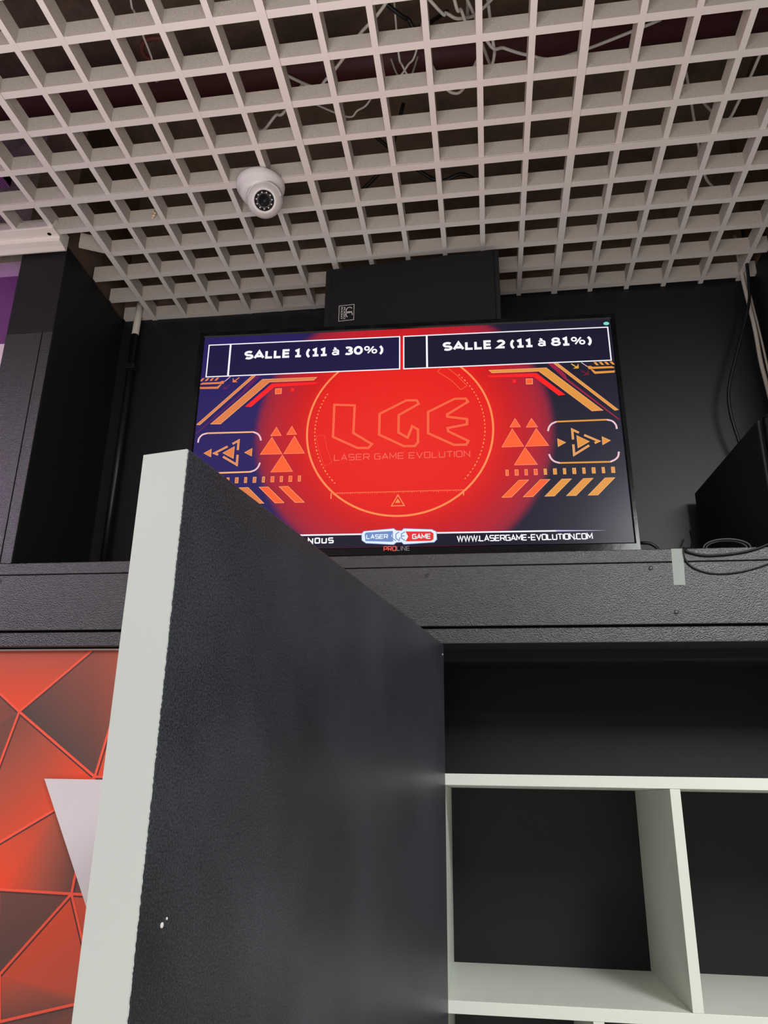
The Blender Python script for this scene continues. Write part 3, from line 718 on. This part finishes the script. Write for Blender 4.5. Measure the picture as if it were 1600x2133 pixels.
b = MB(); b.tube([(0.528, 1.888, 1.935), (0.505, 1.80, 1.880), (0.460, 1.66, 1.815), (0.436, 1.585, 1.7965), (0.425, 1.5725, 1.789), (0.441, 1.5715, 1.781), (0.468, 1.5715, 1.776), (0.51, 1.5715, 1.778), (0.548, 1.5715, 1.784), (0.586, 1.571, 1.797), (0.64, 1.565, 1.83)], 0.0022, M_cabb)
tag(b.build('cable'), 'thin black cable looping over the ledge edge below the corner speaker', 'cable')
b = MB(); b.tube([(0.44, 1.62, 1.7955), (0.426, 1.580, 1.7955), (0.4225, 1.5725, 1.790), (0.424, 1.5727, 1.769), (0.438, 1.5727, 1.751), (0.469, 1.5727, 1.739), (0.506, 1.5727, 1.738), (0.543, 1.5727, 1.744), (0.581, 1.5727, 1.756), (0.66, 1.5727, 1.785)], 0.0016, M_cabb)  # added dark strand tracing the loop cable's shadow on the beam
tag(b.build('cable'), 'thinnest dark cable sagging lowest across the front of the beam at right', 'cable')
b = MB()
for rr, dy in ((0.046, 0.0), (0.040, 0.004)):
    b.tube([(0.513 + rr * math.cos(a), 1.590 + dy - 0.0, 1.7965 + 0.42 * rr * math.sin(a)) for a in [PI * i / 10 for i in range(11)]], 0.0019, mat('grey_cable', (58, 55, 55), 0.4, 0.4), 8, 3)
tag(b.build('cable'), 'arched grey cable loop lying on the ledge in front of the corner speaker', 'cable')
M_tape = mat('clear_tape', (196, 204, 196), 0.5, 0.4, alpha=0.42)
b = MB(); b.prism([(0.399, 1.7925), (0.4225, 1.7925), (0.4185, 1.716), (0.3965, 1.716)], lambda p: (p[0], YF - 0.0006, p[1]), lambda p: (p[0], YF - 0.0002, p[1]), M_tape)
tag(b.build('tape_strip'), 'strip of translucent tape stuck down the front of the beam', 'tape')
M_glue = mat('beige_glue', (206, 188, 150), 0.5, 0.4)
b = MB()
for x, z, r_ in ((-0.786, 2.680, .0035), (-0.784, 2.686, .005), (-0.782, 2.693, .0045), (-0.786, 2.699, .003)):
    b.lathe([(r_ * 0.3, -r_ * .45), (r_, -r_ * .1), (r_ * .9, r_ * .3), (r_ * 0.2, r_ * .5)], M_glue, Matrix.Translation((x, 1.4985, z)) @ Matrix.Rotation(PI / 2, 4, 'X'), 12)
tag(b.build('glue_drip'), 'small beige glue drip on a ceiling slat left of the dome camera', 'glue')

# above the open ceiling: pipes and loose cables
b = MB(); b.tube([(-1.6, 1.41, 3.02), (1.2, 1.40, 3.02)], 0.05, M_red, 18, 1)
tag(b.build('ceiling_pipe'), 'dark red pipe running across above the ceiling grid', 'pipe')
WC = [('white cable crossing above the grid near the top centre of the photo', [(-.30,.9,2.98),(-.062,1.18,2.90),(-.028,1.213,2.90),(.004,1.229,2.90),(.06,1.25,2.96),(.2,1.2,3.1)]),
      ('white cable end curling down above the top centre ceiling cells', [(-.05,1.0,3.0),(-.01,1.186,2.90),(.003,1.209,2.90),(.015,1.237,2.90),(.02,1.27,3.05)]),
      ('white cable sagging below the dark red pipe right of centre', [(-.02,1.2,3.05),(.059,1.289,2.9),(.097,1.311,2.9),(.152,1.335,2.9),(.233,1.349,2.9),(.45,1.34,2.97)]),
      ('short white cable hook beside the sagging cable right of centre', [(.06,1.24,3.0),(.072,1.29,2.9),(.076,1.32,2.9),(.068,1.35,2.9),(.05,1.37,3.0)]),
      ('left white cable of the crossed pair above the grid centre', [(-.145,1.22,3.0),(-.14,1.294,2.9),(-.135,1.326,2.9),(-.118,1.357,2.9),(-.1,1.38,3.0)]),
      ('right white cable of the crossed pair above the grid centre', [(-.07,1.24,3.0),(-.1,1.296,2.9),(-.121,1.327,2.9),(-.146,1.353,2.9),(-.17,1.38,3.0)]),
      ('long white cable slanting above the cells right of the dome camera', [(-.05,1.05,2.92),(-.16,1.181,2.9),(-.22,1.238,2.9),(-.268,1.294,2.9),(-.316,1.342,2.9),(-.354,1.358,2.9),(-.5,1.40,3.05)]),
      ('white cable above the cell just up and right of the dome camera', [(-.35,1.40,3.05),(-.432,1.416,2.9),(-.46,1.428,2.9),(-.501,1.467,2.9),(-.55,1.55,3.0)]),
      ('faint white cable slanting down two cells right of the dome camera', [(-.18,1.40,3.0),(-.223,1.414,2.9),(-.256,1.438,2.9),(-.286,1.453,2.9),(-.40,1.48,3.0)]),
      ('grey hanging wire above the upper left ceiling cells', [(-.69,1.02,3.0),(-.696,1.103,2.9),(-.699,1.129,2.9),(-.703,1.182,2.9),(-.706,1.241,2.9),(-.716,1.30,2.9),(-.72,1.36,3.1)]),
      ('white cable above the far right cells of the ceiling', [(.70,1.44,2.97),(.661,1.518,2.9),(.64,1.572,2.9),(.60,1.62,3.05)]),
      ('short pale cable end dangling above the right back cells', [(.58,1.60,3.22),(.60,1.65,3.0),(.621,1.698,2.86),(.655,1.743,2.85)]),
      ('small white cable curve above the grid centre, below the dark red pipe', [(-.10,1.36,3.02),(-.05,1.400,2.925),(-.019,1.416,2.9),(.010,1.412,2.918),(.06,1.38,3.02)])]
for i, (lab, pts) in enumerate(WC):
    thin_ = i in (4, 5, 8, 9)
    o = MB().tube(pts, 0.0024 if thin_ else 0.0037, M_cabw, 8, 6).build('cable'); tag(o, lab, 'cable', 'cables above the ceiling grid')
BC = [('thick black cable above the top centre ceiling cells', [(-.3,1.1,3.0),(-.145,1.229,2.95),(-.115,1.255,2.95),(-.095,1.28,2.95),(-.03,1.36,3.1)]),
      ('black cable above the grid behind the wall speaker', [(-.25,1.60,3.0),(-.086,1.66,2.88),(-.008,1.652,2.88),(.03,1.70,2.9),(.02,1.85,3.05)]),
      ('black cable slanting above the cells behind the dome camera', [(-.62,1.80,3.0),(-.40,1.72,2.86),(-.22,1.60,2.86),(-.15,1.52,3.0)])]
for lab, pts in BC: tag(MB().tube(pts, 0.005, M_cabb, 8, 6).build('cable'), lab, 'cable', 'cables above the ceiling grid')
b = MB(); b.tube([(-.706 + .038 * math.cos(a), 1.262 + .030 * math.sin(a), 2.95 + .004 * i_ / 12) for i_, a in enumerate([2 * PI * i / 12 for i in range(13)])], 0.006, mat('rust_hose', (92, 46, 40), 0.6, 0.3), 8, 3)
tag(b.build('hose_ring'), 'rust coloured hose ring above the upper left ceiling cells', 'hose')
M_perf = mat('perforated_purple', (150, 96, 158), 0.5, 0.3)
b = MB(); b.box(-1.38, -1.262, 1.50, 1.575, 2.90, 2.96, M_back)
for i in range(12):
    b.box(-1.378 + i * .0095, -1.374 + i * .0095, 1.50, 1.575, 2.896, 2.90, M_perf); b.box(-1.38, -1.262, 1.50 + i * .0063, 1.503 + i * .0063, 2.896, 2.90, M_perf)
tag(b.build('vent_box'), 'purple perforated metal box above the ceiling grid at the left edge', 'vent box')
